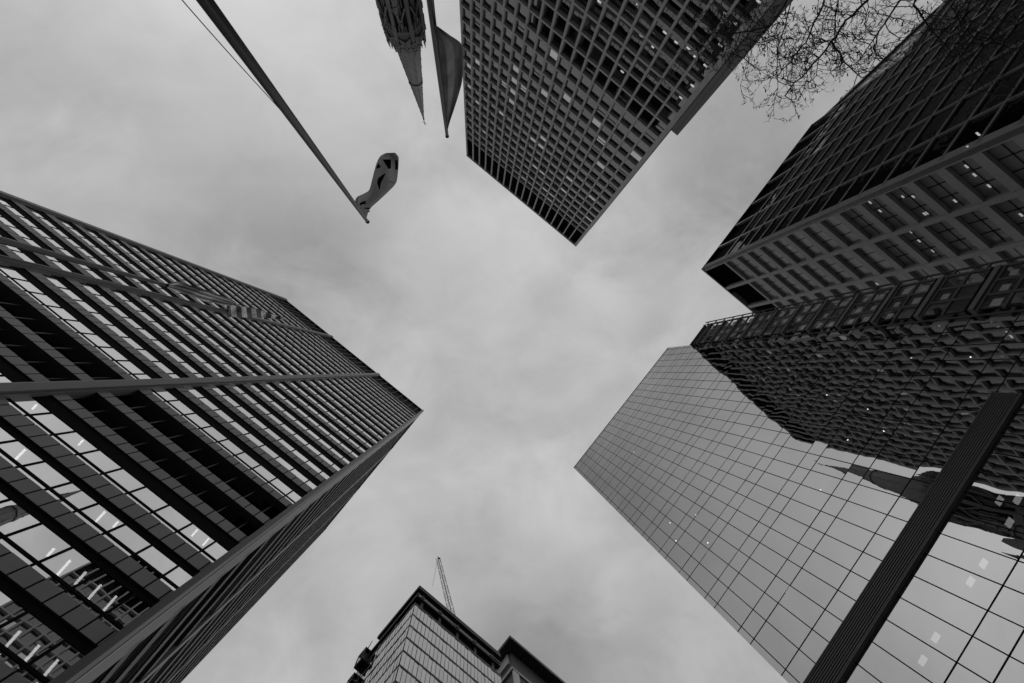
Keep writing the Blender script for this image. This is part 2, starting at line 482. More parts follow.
m.ngon_prism([W(u, v, GROUND) for u, v in ring], [W(u, v, zt) for u, v in ring], 0)
m.box(fU, -4.6, -4.22, -19.7, -18.56, GROUND, zt - .05, 0)
m.box(fU, -4.6, -4.30, -20.6, -19.71, GROUND, zt - .1, 0)
m.box(fU, -4.30, -4.10, -18.0, -17.85, GROUND, zt - .02, 1)
m.build('column', ['bronze_column', 'bronze_trim'], tl)
for vv in (-30.8, -44.2, -57.6):
    m = MB(); m.box(fU, -4.9, -4.22, vv - .5, vv + .5, GROUND, zt, 0); m.box(fU, -4.9, -4.26, vv - 1.1, vv - .502, GROUND, zt - .1, 0)
    m.box(fU, -4.225, -4.18, vv + .3, vv + .45, GROUND, zt - .1, 1)
    m.build('column', ['bronze_column', 'bronze_trim'], tl)
tubes = [((56.2, 547.8), (48.4, 554.3)), ((72.2, 559.6), (55.7, 576.8)), ((87.7, 571.2), (75.9, 582.5)), ((102.7, 583.8), (87.1, 600.8)), ((118, 595.2), (102.1, 611.9)),
         ((106.8, 510.7), (95.6, 522.1)), ((120, 520.6), (114, 525.9)), ((22.6, 629.8), (.8, 651.6)), ((41.5, 644.1), (20.4, 664.5)), ((60.3, 658.4), (38.9, 680.8)),
         ((199.3, 528), (192.8, 535.6)), ((211, 536.5), (204, 544.6)), ((38.4, 404.4), (33.7, 409)), ((86.2, 438.1), (79.6, 444.7)), ((27.2, 449), (16.9, 458.7))]
for a, b in tubes:
    (ua, va), (ub, vb) = uv_px(*a), uv_px(*b)
    zc_ = -18.75 / va
    cands = [c0 for c0, c1 in bands if c0 > zc_ - 2.6]
    # hang the tube just under the nearest ceiling
    ceil = min([c0 for c0, c1 in bands], key=lambda q: abs(q - zc_))
    zq = min(zc_, ceil - 0.06) if abs(ceil - zc_) < 1.6 else zc_
    m = MB()
    u0 = ua * zq
    v0, v1 = min(va * zq, -18.1), max(vb * zq, -21.2)
    m.box(fU, u0 - 0.05, u0 + 0.05, v1, v0, zq - 0.12, zq - 0.06, 0)
    m.build('ceiling_light', 'lamp_tube', tl)

# ------------------------------------------------------------------ top tower (concrete grid)
HT, DT = 87.1, 36.65
tt = thing('office_tower', 'concrete grid tower at top centre with deep square windows and a tall dark top storey', 'tower', W(-16, 52, GROUND))
fT = Frame((0, DT), (1, 0), (0, -1))
UL, UR, CP = -32.9, -0.85, 1.78
cols_u = [UR - CP * k for k in range(19)]
cols_u[-1] = min(cols_u[-1], UL)
FZ, FP = 79.6, 2.30
rows = [FZ - FP * k for k in range(0, 35)]
m = MB()
for i, u in enumerate(cols_u):
    if i == 0: m.box(fT, u, -0.25, -0.8, 0.0, GROUND, HT - 0.5, 0)
    else: m.box(fT, u - 0.13, u + 0.13, -0.8, 0.0, GROUND, HT - 0.5, 0)
m.build('mullion_grid', 'concrete_grid', tt)
for zz in rows:
    if zz < 0: continue
    m = MB()
    for i in range(len(cols_u) - 1):
        m.box(fT, cols_u[i + 1] + 0.131, cols_u[i] - (0.131 if i else 0.001), -0.48, -0.02, zz - 0.26, zz, 0)
    m.box(fT, UL, UR, -3.4, -0.50, zz - 0.24, zz - 0.02, 1)
    m.build('floor_beam', ['concrete_grid', 'interior_ceiling'], tt)
items = []
for zz in rows:
    z0, z1 = zz - FP, zz - 0.26
    if z1 < 1: continue
    for i in range(len(cols_u) - 1):
        x0, x1 = cols_u[i + 1] + 0.13, cols_u[i] - (0.13 if i else 0)
        r = random.random(); hi = zz > 45
        def fn(mb, x0=x0, x1=x1, z0=z0, z1=z1, r=r, hi=hi, s=random.random(), q=random.random()):
            pane(mb, fT, x0, x1, -0.43, z0, z1, 0, 0.006)
            mb.box(fT, x0, x1, -0.46, -0.40, z0, z0 + 0.06, 1)
            if hi and q > 0.86:
                mb.mi[-7] = 3
            if r < 0.30:      # a roller blind or curtain pulled part of the way
                if r < 0.12:
                    pane(mb, fT, x0, x1, -0.53, z1 - (z1 - z0) * (0.35 + 0.65 * s), z1, 2)
                else:
                    w = (x1 - x0) * (0.2 + 0.5 * s)
                    if q < .5: pane(mb, fT, x0, x0 + w, -0.55, z0, z1, 2)
                    else: pane(mb, fT, x1 - w, x1, -0.55, z0, z1, 2)
            if 0.3 < r < 0.42:
                mb.box(fT, x0, x1, -0.46, -0.38, z0 + (z1 - z0) * 0.5, z0 + (z1 - z0) * 0.5 + 0.05, 1)
        items.append((px_area(fT, x0, x1, 0, z0, z1), fn))
put_windows(tt, items, ['glass_grid', 'mullion_black', 'blind_and_reflection', 'glass_far'])
for i in range(len(cols_u) - 1):
    m = MB()
    x0, x1 = cols_u[i + 1] + 0.12, cols_u[i] - 0.12
    m.box(fT, x0, x1, -0.45, -0.35, FZ + 0.02, HT - 0.52, 0)
    for k in range(16):
        zz = FZ + 0.2 + k * 0.42
        m.box(fT, x0, x1, -0.34, -0.18, zz, zz + 0.05, 0)
    m.build('louvre_bay', 'black_louvre', tt)
m = MB()
m.box(fT, UL - 0.15, -0.25, -22, 0.03, HT - 0.4, HT, 0)
m.build('roof_edge', 'concrete_grid', tt)
m = MB()
m.box(fT, UL - 0.15, UL + 0.2, -22, -0.81, GROUND, HT - 0.52, 0)
m.build('flank_wall', 'concrete_blank', tt)
m = MB()
m.box(fT, UR + 0.1, -0.25, -22, -0.81, GROUND, HT - 0.52, 0)
for k in range(34):
    m.box(fT, -0.25, -0.18, -21, -1.2, 1.2 + k * 2.3, 2.2 + k * 2.3, 1)
m.build('flank_wall', ['concrete_blank', 'granite_dark'], tt)
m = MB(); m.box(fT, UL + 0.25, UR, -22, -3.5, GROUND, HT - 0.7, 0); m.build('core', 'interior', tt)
m = MB(); m.box(fT, -0.17, 0.85, -18, -0.004, GROUND, 42.7, 0)
m.box(fT, 0.30, 0.36, -0.003, 0.03, GROUND, 42.6, 1)
m.build('service_shaft', ['concrete_blank', 'granite_dark'], tt)
for px in [(676, 43), (664.5, 33), (651, 21), (638, 5.5), (688, 49), (695, 57.5), (720, 45.7), (735, 24), (725, 15), (663, 57), (652, 47), (705, 66), (641, 36), (623, 38), (614, 60), (622, 72), (599, 2), (579, 10), (692, 86), (680.5, 98), (758, 2)]:
    a, b = uv_px(*px)
    zq = (DT + 0.95) / b
    ce = [r_ for r_ in rows]
    top = min([r_ for r_ in ce if r_ > zq - 0.1] or [zq + .3]) - 0.32
    zq2 = min(max(zq, top - 0.9), top)
    u = a * zq
    m = MB(); m.box(fT, u - 0.22, u + 0.22, -1.02, -0.92, zq - 0.09, zq + 0.02, 0); m.build('ceiling_light', 'lamp_panel', tt)

# ------------------------------------------------------------------ glass curtain-wall tower
HG, DG = 48.6, 17.06
tg = thing('glass_tower', 'mirror glass tower at right with a black louvred band and reflections of neighbouring buildings', 'tower', W(26, 8, GROUND))
g_ = rad(1.2)
fG = Frame((math.cos(g_) * DG, -math.sin(g_) * DG), (math.sin(g_), math.cos(g_)), (-math.cos(g_), math.sin(g_)))
GV0, GV1 = -1.41, 18.25
lines = [HG]
z = 48.0
k = 0
lines_z = [48.0]
for k in range(9, -1, -1): lines_z += [23.26 + 2.62 * k, 23.26 + 2.62 * k - 0.88]
lines_z += [20.61, 19.77, 17.97, 17.14, 15.36, 14.45, 13.6, 11.39, 10.55, 8.7, 7.85, 6.0, 5.1, 3.0]
lines_z = [HG] + lines_z + [GROUND]
xs = [GV0] + [-1.11 + 0.95 * k for k in range(0, 21)] + [GV1]
xs = [x for x in xs if x <= GV1]
if xs[-1] - xs[-2] < 0.3: xs.pop(-2)
items = []
for z1, z0 in zip(lines_z, lines_z[1:]):
    if abs(z1 - 14.45) < 0.01: continue
    for x0, x1 in zip(xs, xs[1:]):
        def fn(mb, x0=x0, x1=x1, z0=z0, z1=z1):
            pane(mb, fG, x0, x1, 0, z0, z1, 0, 0.0022)
        items.append((px_area(fG, x0, x1, 0, z0, z1), fn))
put_windows(tg, items, ['glass_curtain'], 'glass_panel')
m = MB()
for x in xs[1:-1]: m.box(fG, x - 0.021, x + 0.021, -0.05, 0.006, GROUND, HG, 0)
m.build('mullions', 'mullion_black', tg)
m = MB()
for q in lines_z[1:-1]: m.box(fG, GV0, GV1, -0.05, 0.004, q - 0.021, q + 0.021, 0)
m.build('transoms', 'mullion_black', tg)
m = MB()
for q in lines_z[2:-1:2]: m.box(fG, GV0 + .05, GV1 - .05, -3.6, -0.12, q + 0.1, q + 0.75, 0)
m.build('floor_slab', 'interior', tg)
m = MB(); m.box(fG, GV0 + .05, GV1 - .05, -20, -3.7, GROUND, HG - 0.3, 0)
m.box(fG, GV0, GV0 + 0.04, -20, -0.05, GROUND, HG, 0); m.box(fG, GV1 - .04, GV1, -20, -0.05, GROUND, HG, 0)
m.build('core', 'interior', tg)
m = MB(); m.box(fG, GV0 - .01, GV1 + .01, -20, 0.026, HG - 0.10, HG + 0.04, 0); m.build('roof_edge', 'granite_mid', tg)
m = MB()
FX1 = 13.1
m.box(fG, GV0, FX1, -0.1, 0.04, 13.60, 14.45, 1)
for k in range(10):
    zz = 13.64 + k * 0.082
    m.box(fG, GV0 + .03, FX1 - 0.03, 0.05, 0.13, zz, zz + 0.042, 0)
for zz in (13.57, 14.43): m.box(fG, GV0, FX1, 0.0, 0.15, zz, zz + 0.04, 0)
m.box(fG, FX1 - 0.028, FX1 + 0.01, 0.0, 0.15, 13.56, 14.48, 0)
m.build('louvre_band', ['fin_black', 'black_louvre'], tg)
pane_extra = MB(); pane(pane_extra, fG, FX1 + .012, GV1, 0.001, 13.6, 14.45, 0, 0.0)
pane_extra.build('glass_panel', 'glass_curtain', tg, fix=False)
for px in [(730, 416), (753, 420), (764, 448), (796, 456), (714, 441), (737, 440.5), (722, 462), (747, 471), (778, 482), (707, 482), (731, 494), (760, 508), (691, 503), (670, 523), (708, 543), (741, 534), (696, 665 - 150), (722, 561), (821, 490), (676, 541), (634, 452), (827, 395), (868, 409), (893, 395), (910, 372), (962, 393), (912, 358), (884, 431), (848, 440), (919, 355), (971, 357), (864, 360)]:
    a, b = uv_px(*px)
    c = a * math.cos(g_) - b * math.sin(g_)
    zq = (DG + 0.35) / c
    m = MB(); m.tube([W(a * zq, b * zq, zq), W(a * zq, b * zq, zq + 0.03)], [0.035, 0.035], 8); m.build('downlight', 'lamp_spot', tg)
for px in [(982, 562), (969, 580), (934, 636), (921, 659), (998, 499), (1016, 498), (1008, 521)]:
    a, b = uv_px(*px)
    c = a * math.cos(g_) - b * math.sin(g_)
    zq = (DG + 0.6) / c
    v = b * zq
    m = MB()
    for q in range(3):
        m.box(fU, a * zq + 0.0 + q * .08, a * zq + .055 + q * .08, v - 0.16, v + 0.16, zq, zq + 0.04, 0)
    m.build('ceiling_light', 'lamp_panel', tg)

# ------------------------------------------------------------------ narrow bay building beside the glass tower
HS, DS = 42.7, 17.0
ts = thing('narrow_building', 'narrow lower building beside the glass tower with grey bands and an open roof frame', 'building', W(24, 19, GROUND))
fB = Frame((DS, 0), (0, 1), (-1, 0))
b0, b1 = 17.62, 20.55
bars = [41.2 - 2.42 * k for k in range(17)]
for zz in bars:
    m = MB(); m.box(fB, b0, b1, -0.9, 0.0, zz - 0.11, zz + 0.11, 0)
    m.box(fB, b0, b1, -0.9, -0.06, zz + 0.111, zz + 0.3, 1)
    m.build('floor_band', ['concrete_blank', 'mullion_black'], ts)
items = []
for zz in bars[1:]:
    z0, z1 = zz + 0.3, zz + 2.42 - 0.16
    for j in range(3):
        for h in range(2):
            x0 = b0 + (b1 - b0) * j / 3 + 0.07; x1 = b0 + (b1 - b0) * (j + 1) / 3 - 0.07
            q0 = z0 + (z1 - z0) * h / 2; q1 = z0 + (z1 - z0) * (h + 1) / 2 - 0.12
            def fn(mb, x0=x0, x1=x1, q0=q0, q1=q1, s=random.random()):
                pane(mb, fB, x0, x1, -0.12, q0, q1, 0, 0.012)
                mb.box(fB, x0 - 0.10, x1 + 0.10, -0.20, -0.08, q1, q1 + 0.12, 1)
                mb.box(fB, x1, x1 + 0.14, -0.20, -0.07, q0, q1, 1)
                if s < .6: pane(mb, fB, x0 + .16, x1 - .2 - .2 * s, -0.17, q0 + .2 + .2 * s, q1 - .25, 2)  # pale panel stands in for bright reflections on the glass
            items.append((px_area(fB, x0, x1, -.3, q0, q1), fn))
put_windows(ts, items, ['glass_bay', 'granite_dark', 'blind_and_reflection'])
m = MB(); m.box(fB, b0, b1, -12, -0.92, GROUND, 38.6, 0)
m.box(fB, b0 - 0.1, b0 + 0.02, -12, -0.4, GROUND, 41.0, 0); m.build('wall', 'granite_dark', ts)
m = MB()
for x in (b0 + .02, (b0 + b1) / 2, b1 - .12): m.box(fB, x, x + 0.10, -0.6, -0.45, 38.9, HS, 0)
m.box(fB, b0, b1, -0.5, -0.1, HS - 0.2, HS, 0)
m.box(fB, b0, b1, -0.5, -0.1, HS - 0.9, HS - 0.8, 0)
for k in range(9): m.box(fB, b0, b1, -1.2, -0.6, 38.9 + k * 0.24, 38.95 + k * 0.24, 0)
m.build('roof_frame', 'granite_dark', ts)
m = MB()
for off in (0.0, 0.42): m.box(fB, b1 + off, b1 + off + 0.06, -0.2, -0.1, 2, HS + 0.2, 0)
for k in range(28): m.box(fB, b1 + 0.062, b1 + 0.418, -0.19, -0.12, 3 + k * 1.45, 3.12 + k * 1.45, 0)
m.build('corner_rail', 'granite_dark', ts)

# ------------------------------------------------------------------ right tower (dark granite, wide windows)
HR, DR1, DR2 = 56.2, 17.0, 33.7
tr_ = thing('office_tower', 'dark granite tower at upper right with wide recessed windows and a black glass front', 'tower', W(28, 50, GROUND))
f1 = Frame((DR1, 0), (0, 1), (-1, 0))          # avenue front, x = v
f2 = Frame((0, DR2), (1, 0), (0, -1))          # corner front, x = u
RV1, RU1 = 65.1, 40.0
vbars = [38.25 + 4.52 * k for k in range(6)] + [RV1]
RP = 2.15
rz = [51.1, 48.8] + [46.7 - RP * k for k in range(22)]
m = MB()                                        # corner front: piers
for u0, u1 in ((17.0, 17.6), (21.58, 22.05), (26.02, 26.5), (30.47, 30.95), (34.9, 35.4), (39.4, 40.0)):
    m.box(f2, u0, u1, -0.9, 0.0, GROUND, HR, 0)
m.build('pier', 'granite_light', tr_)
m = MB(); m.box(f2, 17.0, 40, -22, 0.05, HR - 0.22, HR, 0); m.build('roof_edge', 'granite_light', tr_)
ub = [(17.6, 21.58), (22.05, 26.02), (26.5, 30.47), (30.95, 34.9), (35.4, 39.4)]
SP = 0.60
for i, zz in enumerate(rz):
    if zz < 1: continue
    m = MB()
    h = 0.35 if i == 0 else SP
    for a, b in ub:
        m.box(f2, a + .001, b - .001, -0.44, -0.03, zz, zz + h, 0)
        m.box(f2, a, b, -3.0, -0.485, zz + 0.02, zz + h - 0.02, 1)
    m.build('spandrel_band', ['granite_light', 'interior_ceiling'], tr_)
items = []
for i, zz in enumerate(rz[1:]):
    top = rz[i]
    z0 = zz + SP
    if z0 < 1: continue
    for a, b in ub:
        def fn(mb, a=a, b=b, z0=z0, top=top, fine=(zz < 33)):
            for j in range(3):
                x0 = a + (b - a) * j / 3; x1 = a + (b - a) * (j + 1) / 3
                pane(mb, f2, x0 + 0.02, x1 - 0.02, -0.44, z0, top, 0, 0.004)
                pane(mb, f2, x0, x1, -0.48, z0, top, 2)
                if j: mb.box(f2, x0 - 0.025, x0 + 0.025, -0.47, -0.42, z0, top, 1)
            if fine:
                mb.box(f2, a, b, -0.47, -0.425, (z0 + top) / 2 - 0.015, (z0 + top) / 2 + 0.015, 1)
        items.append((px_area(f2, a, b, -.36, z0, top), fn))
put_windows(tr_, items, ['glass_smoke', 'mullion_black', 'shade_screen'])
m = MB()
for a, b in ub:
    m.box(f2, a, b, -0.7, -0.6, 51.45, HR - 0.23, 0)
    for k in range(9): m.box(f2, a, b, -0.58, -0.4, 51.7 + k * .48, 51.75 + k * .48, 0)
m.box(f1, DR2 + 0.35, RV1, -0.6, -0.45, 51.3, HR - 0.23, 0)
m.build('louvre_storey', 'black_louvre', tr_)
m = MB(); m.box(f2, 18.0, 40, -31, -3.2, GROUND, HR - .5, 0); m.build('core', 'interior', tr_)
m = MB()                                        # avenue front: thin frame over black glass
m.box(f1, DR2 + 0.0, DR2 + 0.32, -0.5, -0.002, GROUND, HR - .23, 0)
for x in vbars: m.box(f1, x - 0.13, x + 0.13, -0.3, 0.04, GROUND, HR - .23, 0)
m.build('pier', 'frame_metal', tr_)
m = MB(); m.box(f1, DR2 + .01, RV1 + .12, -6, 0.05, HR - 0.22, HR - .003, 0); m.build('roof_edge', 'granite_mid', tr_)
for i, zz in enumerate(rz):
    if zz < 3: continue
    m = MB(); m.box(f1, DR2 + 0.32, RV1, -0.25, 0.02, zz - 0.10, zz + 0.12, 0); m.build('transom', 'frame_metal', tr_)
items = []
vv_ = [DR2 + 0.32] + vbars
for i, zz in enumerate(rz[1:]):
    if zz < 3: continue
    for a, b in zip(vv_, vv_[1:]):
        def fn(mb, a=a, b=b, z0=zz + .12, z1=rz[i] - .1, s=random.random()):
            pane(mb, f1, a, b, -0.12, z0, z1, 0, 0.02)
        items.append((px_area(f1, a, b, -.3, zz, rz[i]), fn))
put_windows(tr_, items, ['glass_black', 'granite_dark'], 'glass_panel')
for px in [(825, 272), (822.5, 272), (927, 213), (924.5, 214), (966.5, 166.5), (974.5, 175), (989, 186), (955, 201), (1021, 215), (919, 241), (911, 232), (978, 134), (968.5, 147.5), (790, 248), (870, 202.5), (880, 211), (903, 197), (913, 196.5), (859, 277), (877, 284), (933, 251)]:
    a, b = uv_px(*px)
    zq = (DR2 + 0.46) / b
    u = a * zq
    s = 0.16 if px[0] > 850 else 0.05
    m = MB(); m.box(f2, u - s, u + s, -0.475, -0.45, zq - s * .35, zq + s * .35, 0); m.build('ceiling_light', 'lamp_bright', tr_)

tq = thing('office_tower', 'dark tower behind the concrete grid tower, mirrored in the black glass front', 'tower', W(-20, 100, GROUND))
fW = Frame((-1.6, 0), (0, 1), (1, 0))
m = MB(); m.box(fW, 79, 150, -36, 0, GROUND, 106, 0); m.build('wall', 'bronze_dark', tq)
for k in range(26):
    m = MB(); m.box(fW, 79.5, 149.5, 0.002, 0.10, 4 + k * 4, 5.4 + k * 4, 0); m.build('spandrel_band', 'granite_dark', tq)
m = MB(); m.box(fW, 78.9, 150.1, -36.1, 0.15, 106, 107, 0); m.build('roof_edge', 'granite_dark', tq)

# ------------------------------------------------------------------ further buildings along the avenue (upper right)
tn = thing('office_building', 'dark grey slab building behind bare branches beyond the black glass front', 'building', W(24, 80, GROUND))
fN = Frame((17.0, 0), (0, 1), (-1, 0))
m = MB(); m.box(fN, 65.5, 100, -14, 0, GROUND, 41.5, 0); m.build('wall', 'granite_mid', tn)
m = MB(); m.box(fN, 65.45, 100, -14, .25, 41.5, 42.3, 0); m.build('roof_edge', 'panel_light', tn)
for k in range(15):
    m = MB(); zz = 40.6 - k * 2.6
    m.box(fN, 66.2, 99, 0.002, 0.12, zz - 0.55, zz, 0); m.build('spandrel_band', 'panel_light', tn)
    m = MB(); pane(m, fN, 66.4, 99, 0.004, zz - 2.2, zz - 0.56); m.build('window', 'glass_smoke', tn)
tf = thing('office_building', 'pale stone building with a dark roof edge far behind the bare branches', 'building', W(32, 120, GROUND))
cF = Frame((20.0, 73.0), (math.sin(rad(8)), math.cos(rad(8))), (-math.cos(rad(8)), math.sin(rad(8))))
m = MB(); m.box(cF, 2, 40, -16, 0, GROUND, 63.6, 0); m.build('wall', 'stone_pale', tf)
m = MB(); m.box(cF, 1.8, 40, -16.2, 0.4, 63.6, 64.6, 0); m.build('roof_edge', 'granite_dark', tf)
for k in range(6):
    for j in range(11):
        m = MB(); pane(m, cF, 4 + j * 3.1, 5.3 + j * 3.1, 0.01, 59.6 - k * 3.2, 61.2 - k * 3.2)
        m.build('window', 'glass_smoke', tf, fix=False)

# ------------------------------------------------------------------ bottom tower with crane
HB = 100.0
tb = thing('office_tower', 'pale glass tower at bottom edge with an open dark roof frame', 'tower', W(36, -62, GROUND))
ga = rad(-1.8)
aB = Vector((math.cos(ga), math.sin(ga))); nB = Vector((-math.sin(ga), math.cos(ga)))
cB = Vector((22.5, -49.0))
fR = Frame(cB, aB, nB)                          # right-hand face, x to the right
fQ = Frame(cB, -nB, -aB)                        # left-hand face, x away from the corner
WR, WL = 25.5, 18.5
FB = 3.62
zs = [92.8 - FB * k for k in range(15)]
items = []
for k, zz in enumerate(zs):
    for fr, wid, st in ((fR, WR, 0.98), (fQ, WL, 0.98)):
        x = 0.0
        while x < wid - .1:
            x1 = min(x + st, wid)
            def fn(mb, fr=fr, x=x, x1=x1, zz=zz):
                pane(mb, fr, x + 0.04, x1 - 0.04, 0, zz - FB + 0.42, zz, 0, 0.02)
                mb.box(fr, x - 0.045, x + 0.045, -0.1, 0.015, zz - FB + 0.42, zz - (1.5 if random.random() < .5 else 0.5), 1)
            items.append((px_area(fr, x, x1, 0, zz - FB, zz), fn)); x += st
put_windows(tb, items, ['glass_far', 'mullion_black'])
for zz in zs:
    m = MB(); m.box(fR, -0.02, WR, -0.4, 0.06, zz - FB, zz - FB + 0.42, 0); m.box(fQ, -0.02, WL, -0.4, 0.06, zz - FB, zz - FB + 0.42, 0)
    m.build('spandrel_band', 'bronze_dark', tb)
m = MB(); m.box(fR, 0.1, WR - .1, -WL + .1, -0.42, GROUND, 92.8, 0); m.build('core', 'granite_dark', tb)
m = MB()
for za, zb, o in ((99.1, 100, 0.25), (96.2, 96.8, 0.10), (92.85, 93.5, 0.06)):
    m.box(fR, -o, WR + o, -1.0, o, za, zb, 0); m.box(fQ, 1.01, WL - (4.2 if za > 99 else 0), -1.0, o, za, zb, 0)
for fr, wid in ((fR, WR), (fQ, WL - 4.2)):
    x = 1.6
    while x < wid:
        m.box(fr, x, x + 0.7, -0.9, -0.3, 93.5, 99.1, 0); x += 5.4
m.box(fQ, 1.0, WL, -1.6, -1.4, 92.9, 99, 1); m.box(fR, 0.5, WR, -1.6, -1.4, 92.9, 99, 1)
m.build('roof_frame', ['bronze_dark', 'black_louvre'], tb)
m = MB()
for za in (96.82, 100.02): m.box(fR, -.1, WR, 0.14, 0.30, za, za + 0.12, 0)
m.build('roof_rail', 'metal_grey', tb)
m = MB()
m.box(fR, 1.7, WR - .1, -WL + 1, -1.7, 98.2, 99.0, 0); m.build('roof', 'granite_dark', tb)
th = thing('scaffold', 'small dark scaffold hoist clinging to the flank of the bottom pale glass tower', 'scaffold', fQ.p(WL, 0.5, 60))
for (x0, x1, d1, z0, z1) in ((15.6, 18.2, 1.5, 93.2, 96.8), (16.8, 18.9, 1.4, 88.6, 90.6), (17.2, 20.0, 2.4, 80, 85)):
    m = MB()
    m.box(fQ, x0, x1, 0.08, d1, z0, z0 + 0.25, 0); m.box(fQ, x0, x1, 0.08, d1, z1 - .2, z1, 0)
    for x in (x0, x1 - .2):
        for d in (0.1, d1 - .2): m.box(fQ, x, x + .2, d, d + .2, z0, z1, 0)
    m.box(fQ, x0 + .3, x1 - .8, .3, d1 * .6, z0, z1 - 1, 0)
    for s in range(4):
        m.tube([fQ.p(x0 + (x1 - x0) * s / 4, d1 - .1, z0), fQ.p(x0 + (x1 - x0) * (s + 1) / 4, d1 - .1, z1)], [.1, .1], 4)
    m.build('platform', 'bronze_dark', th)
m = MB(); m.tube([fQ.p(16.4, .9, 96), fQ.p(15.6, .6, 99.5)], [0.15, 0.1], 5); m.tube([fQ.p(18, .4, 60), fQ.p(18, .4, 96)], [.15, .15], 4); m.build('mast', 'bronze_dark', th)

tk = thing('tower_crane', 'slim lattice crane jib rising over the roof of the bottom glass tower', 'crane', W(38.6, -54.6, 94))
def lattice(p0, p1, w0, w1, n, nm):
    m = MB(); ax = (p1 - p0).normalized(); sx = ax.cross(Vector((0, 0, 1))).normalized(); sy = ax.cross(sx)
    def c(t, k):
        w = w0 + (w1 - w0) * t; q = ((-1, -1), (1, -1), (1, 1), (-1, 1))[k]
        return p0.lerp(p1, t) + (sx * q[0] + sy * q[1]) * w
    for k in range(4): m.tube([c(0, k), c(1, k)], [0.10, 0.08], 5)
    for i in range(n):
        for k in range(4):
            a, b = (k, (k + 1) % 4) if i % 2 else ((k + 1) % 4, k)
            m.tube([c(i / n, a), c((i + 1) / n, b)], [0.045, 0.045], 4)
            m.tube([c(i / n, k), c(i / n, (k + 1) % 4)], [0.04, 0.04], 4)
    m.build(nm, 'bronze_dark', tk)
jb, jt = W(38.2, -54.8, 106), W(29.3, -55.6, 135)
lattice(jb, jt, 0.75, 0.55, 13, 'jib')
lattice(W(38.6, -54.6, 94), W(38.6, -54.6, 106), 0.9, 0.9, 6, 'mast')
m = MB(); m.tube([jt, W(29.3, -55.4, 118)], [.05, .05], 5); m.tube([jt, jt + Vector((0.9, 0.3, -0.3))], [.35, .25], 6); m.build('hoist_rope', 'bronze_dark', tk)

tb2 = thing('office_tower', 'dark tower behind the bottom glass tower with a wide overhanging flat roof', 'tower', W(66, -64, GROUND))
H2 = 124.0
c2 = Vector((0.473 * H2, -0.448 * H2))
g2 = Frame(c2, aB, nB); g2l = Frame(c2, -nB, -aB)
m = MB(); m.box(g2, 0, 40, -30, 0, H2 - 1.0, H2, 0)
for k in range(14): m.box(g2, 1 + k * 1.9, 1.35 + k * 1.9, -29, -.6, H2 - 1.25, H2 - 1.002, 0)
m.build('roof', 'bronze_dark', tb2)
m = MB(); m.box(g2, 2.9, 38, -28, -3.0, GROUND, H2 - 1.0, 0); m.build('wall', 'granite_dark', tb2)
m = MB(); m.box(g2, 3.0, 38, -2.998, -2.6, H2 - 8.5, H2 - 7.7, 0); m.box(g2, 2.2, 2.898, -28, -2.6, H2 - 8.5, H2 - 7.7, 0)
m.build('balcony', 'metal_grey', tb2)
m = MB(); m.box(g2, 2.3, 2.9, -28, -4, H2 - 4.8, H2 - 1.3, 0); m.build('wall_panel', 'panel_light', tb2)
m = MB(); m.box(g2, 2.5, 4.6, -2.998, -2.5, GROUND, H2 - 9, 0); m.build('column', 'panel_light', tb2)
for k in range(10):
    m = MB(); m.box(g2, 6, 38, -2.998, -2.8, H2 - 13.8 - k * 4, H2 - 13.2 - k * 4, 1); pane(m, g2, 6, 38, -2.95, H2 - 13.2 - k * 4, H2 - 9.9 - k * 4)
    for j in range(12): m.box(g2, 6 + j * 2.7, 6.2 + j * 2.7, -2.99, -2.85, H2 - 13.2 - k * 4, H2 - 9.9 - k * 4, 1)
    m.build('window', ['glass_far', 'mullion_black'], tb2, fix=False)

# ------------------------------------------------------------------ church
SU, SV = -52.1, 41.9
tc_ = thing('church', 'gothic stone church at top edge with tall octagonal spire, pinnacles and cross', 'church', W(SU, SV, GROUND))
def ring(r, z, n=8, ph=math.pi / 8, cu=SU, cv=SV):
    return [W(cu + r * math.cos(2 * math.pi * k / n + ph), cv + r * math.sin(2 * math.pi * k / n + ph), z) for k in range(n)]
m = MB()
m.ngon_prism(ring(2.75, 73.0), ring(1.45, 85.2)); m.ngon_prism(ring(1.42, 85.5), ring(0.12, 98.6))
m.ngon_prism(ring(1.72, 85.0), ring(1.62, 85.6))
for k in range(8):                              # ribs and crockets up the edges
    w = 2 * math.pi * k / 8 + math.pi / 8
    for j in range(22):
        z = 73.6 + j * 1.1; r = 2.75 * (98.8 - z) / 25.8 + 0.06
        if j % 2 == 0 or abs(z - 85) < 1.0:
            m.box(Frame((SU + r * math.cos(w), SV + r * math.sin(w)), (-math.sin(w), math.cos(w)), (math.cos(w), math.sin(w))), -.07, .07, -.1, .10, z, z + .22)
    m.tube([W(SU + 2.78 * math.cos(w), SV + 2.78 * math.sin(w), 73), W(SU + .12 * math.cos(w), SV + .12 * math.sin(w), 98.6)], [.10, .05], 4)
m.build('spire', 'stone_spire', tc_)
m = MB(); m.tube([W(SU, SV, 98.5), W(SU, SV, 99.2)], [.30, .22], 8); m.tube([W(SU, SV, 99.2), W(SU, SV, 101.4)], [.10, .10], 6)
m.tube([W(SU - .55, SV, 100.5), W(SU + .55, SV, 100.5)], [.10, .10], 6); m.build('cross', 'bronze_dark', tc_)
m = MB()
m.ngon_prism(ring(4.0, 52.0), ring(3.5, 72.2)); m.ngon_prism(ring(3.75, 71.6), ring(3.75, 72.6)); m.ngon_prism(ring(4.3, 57.5), ring(4.2, 58.3))
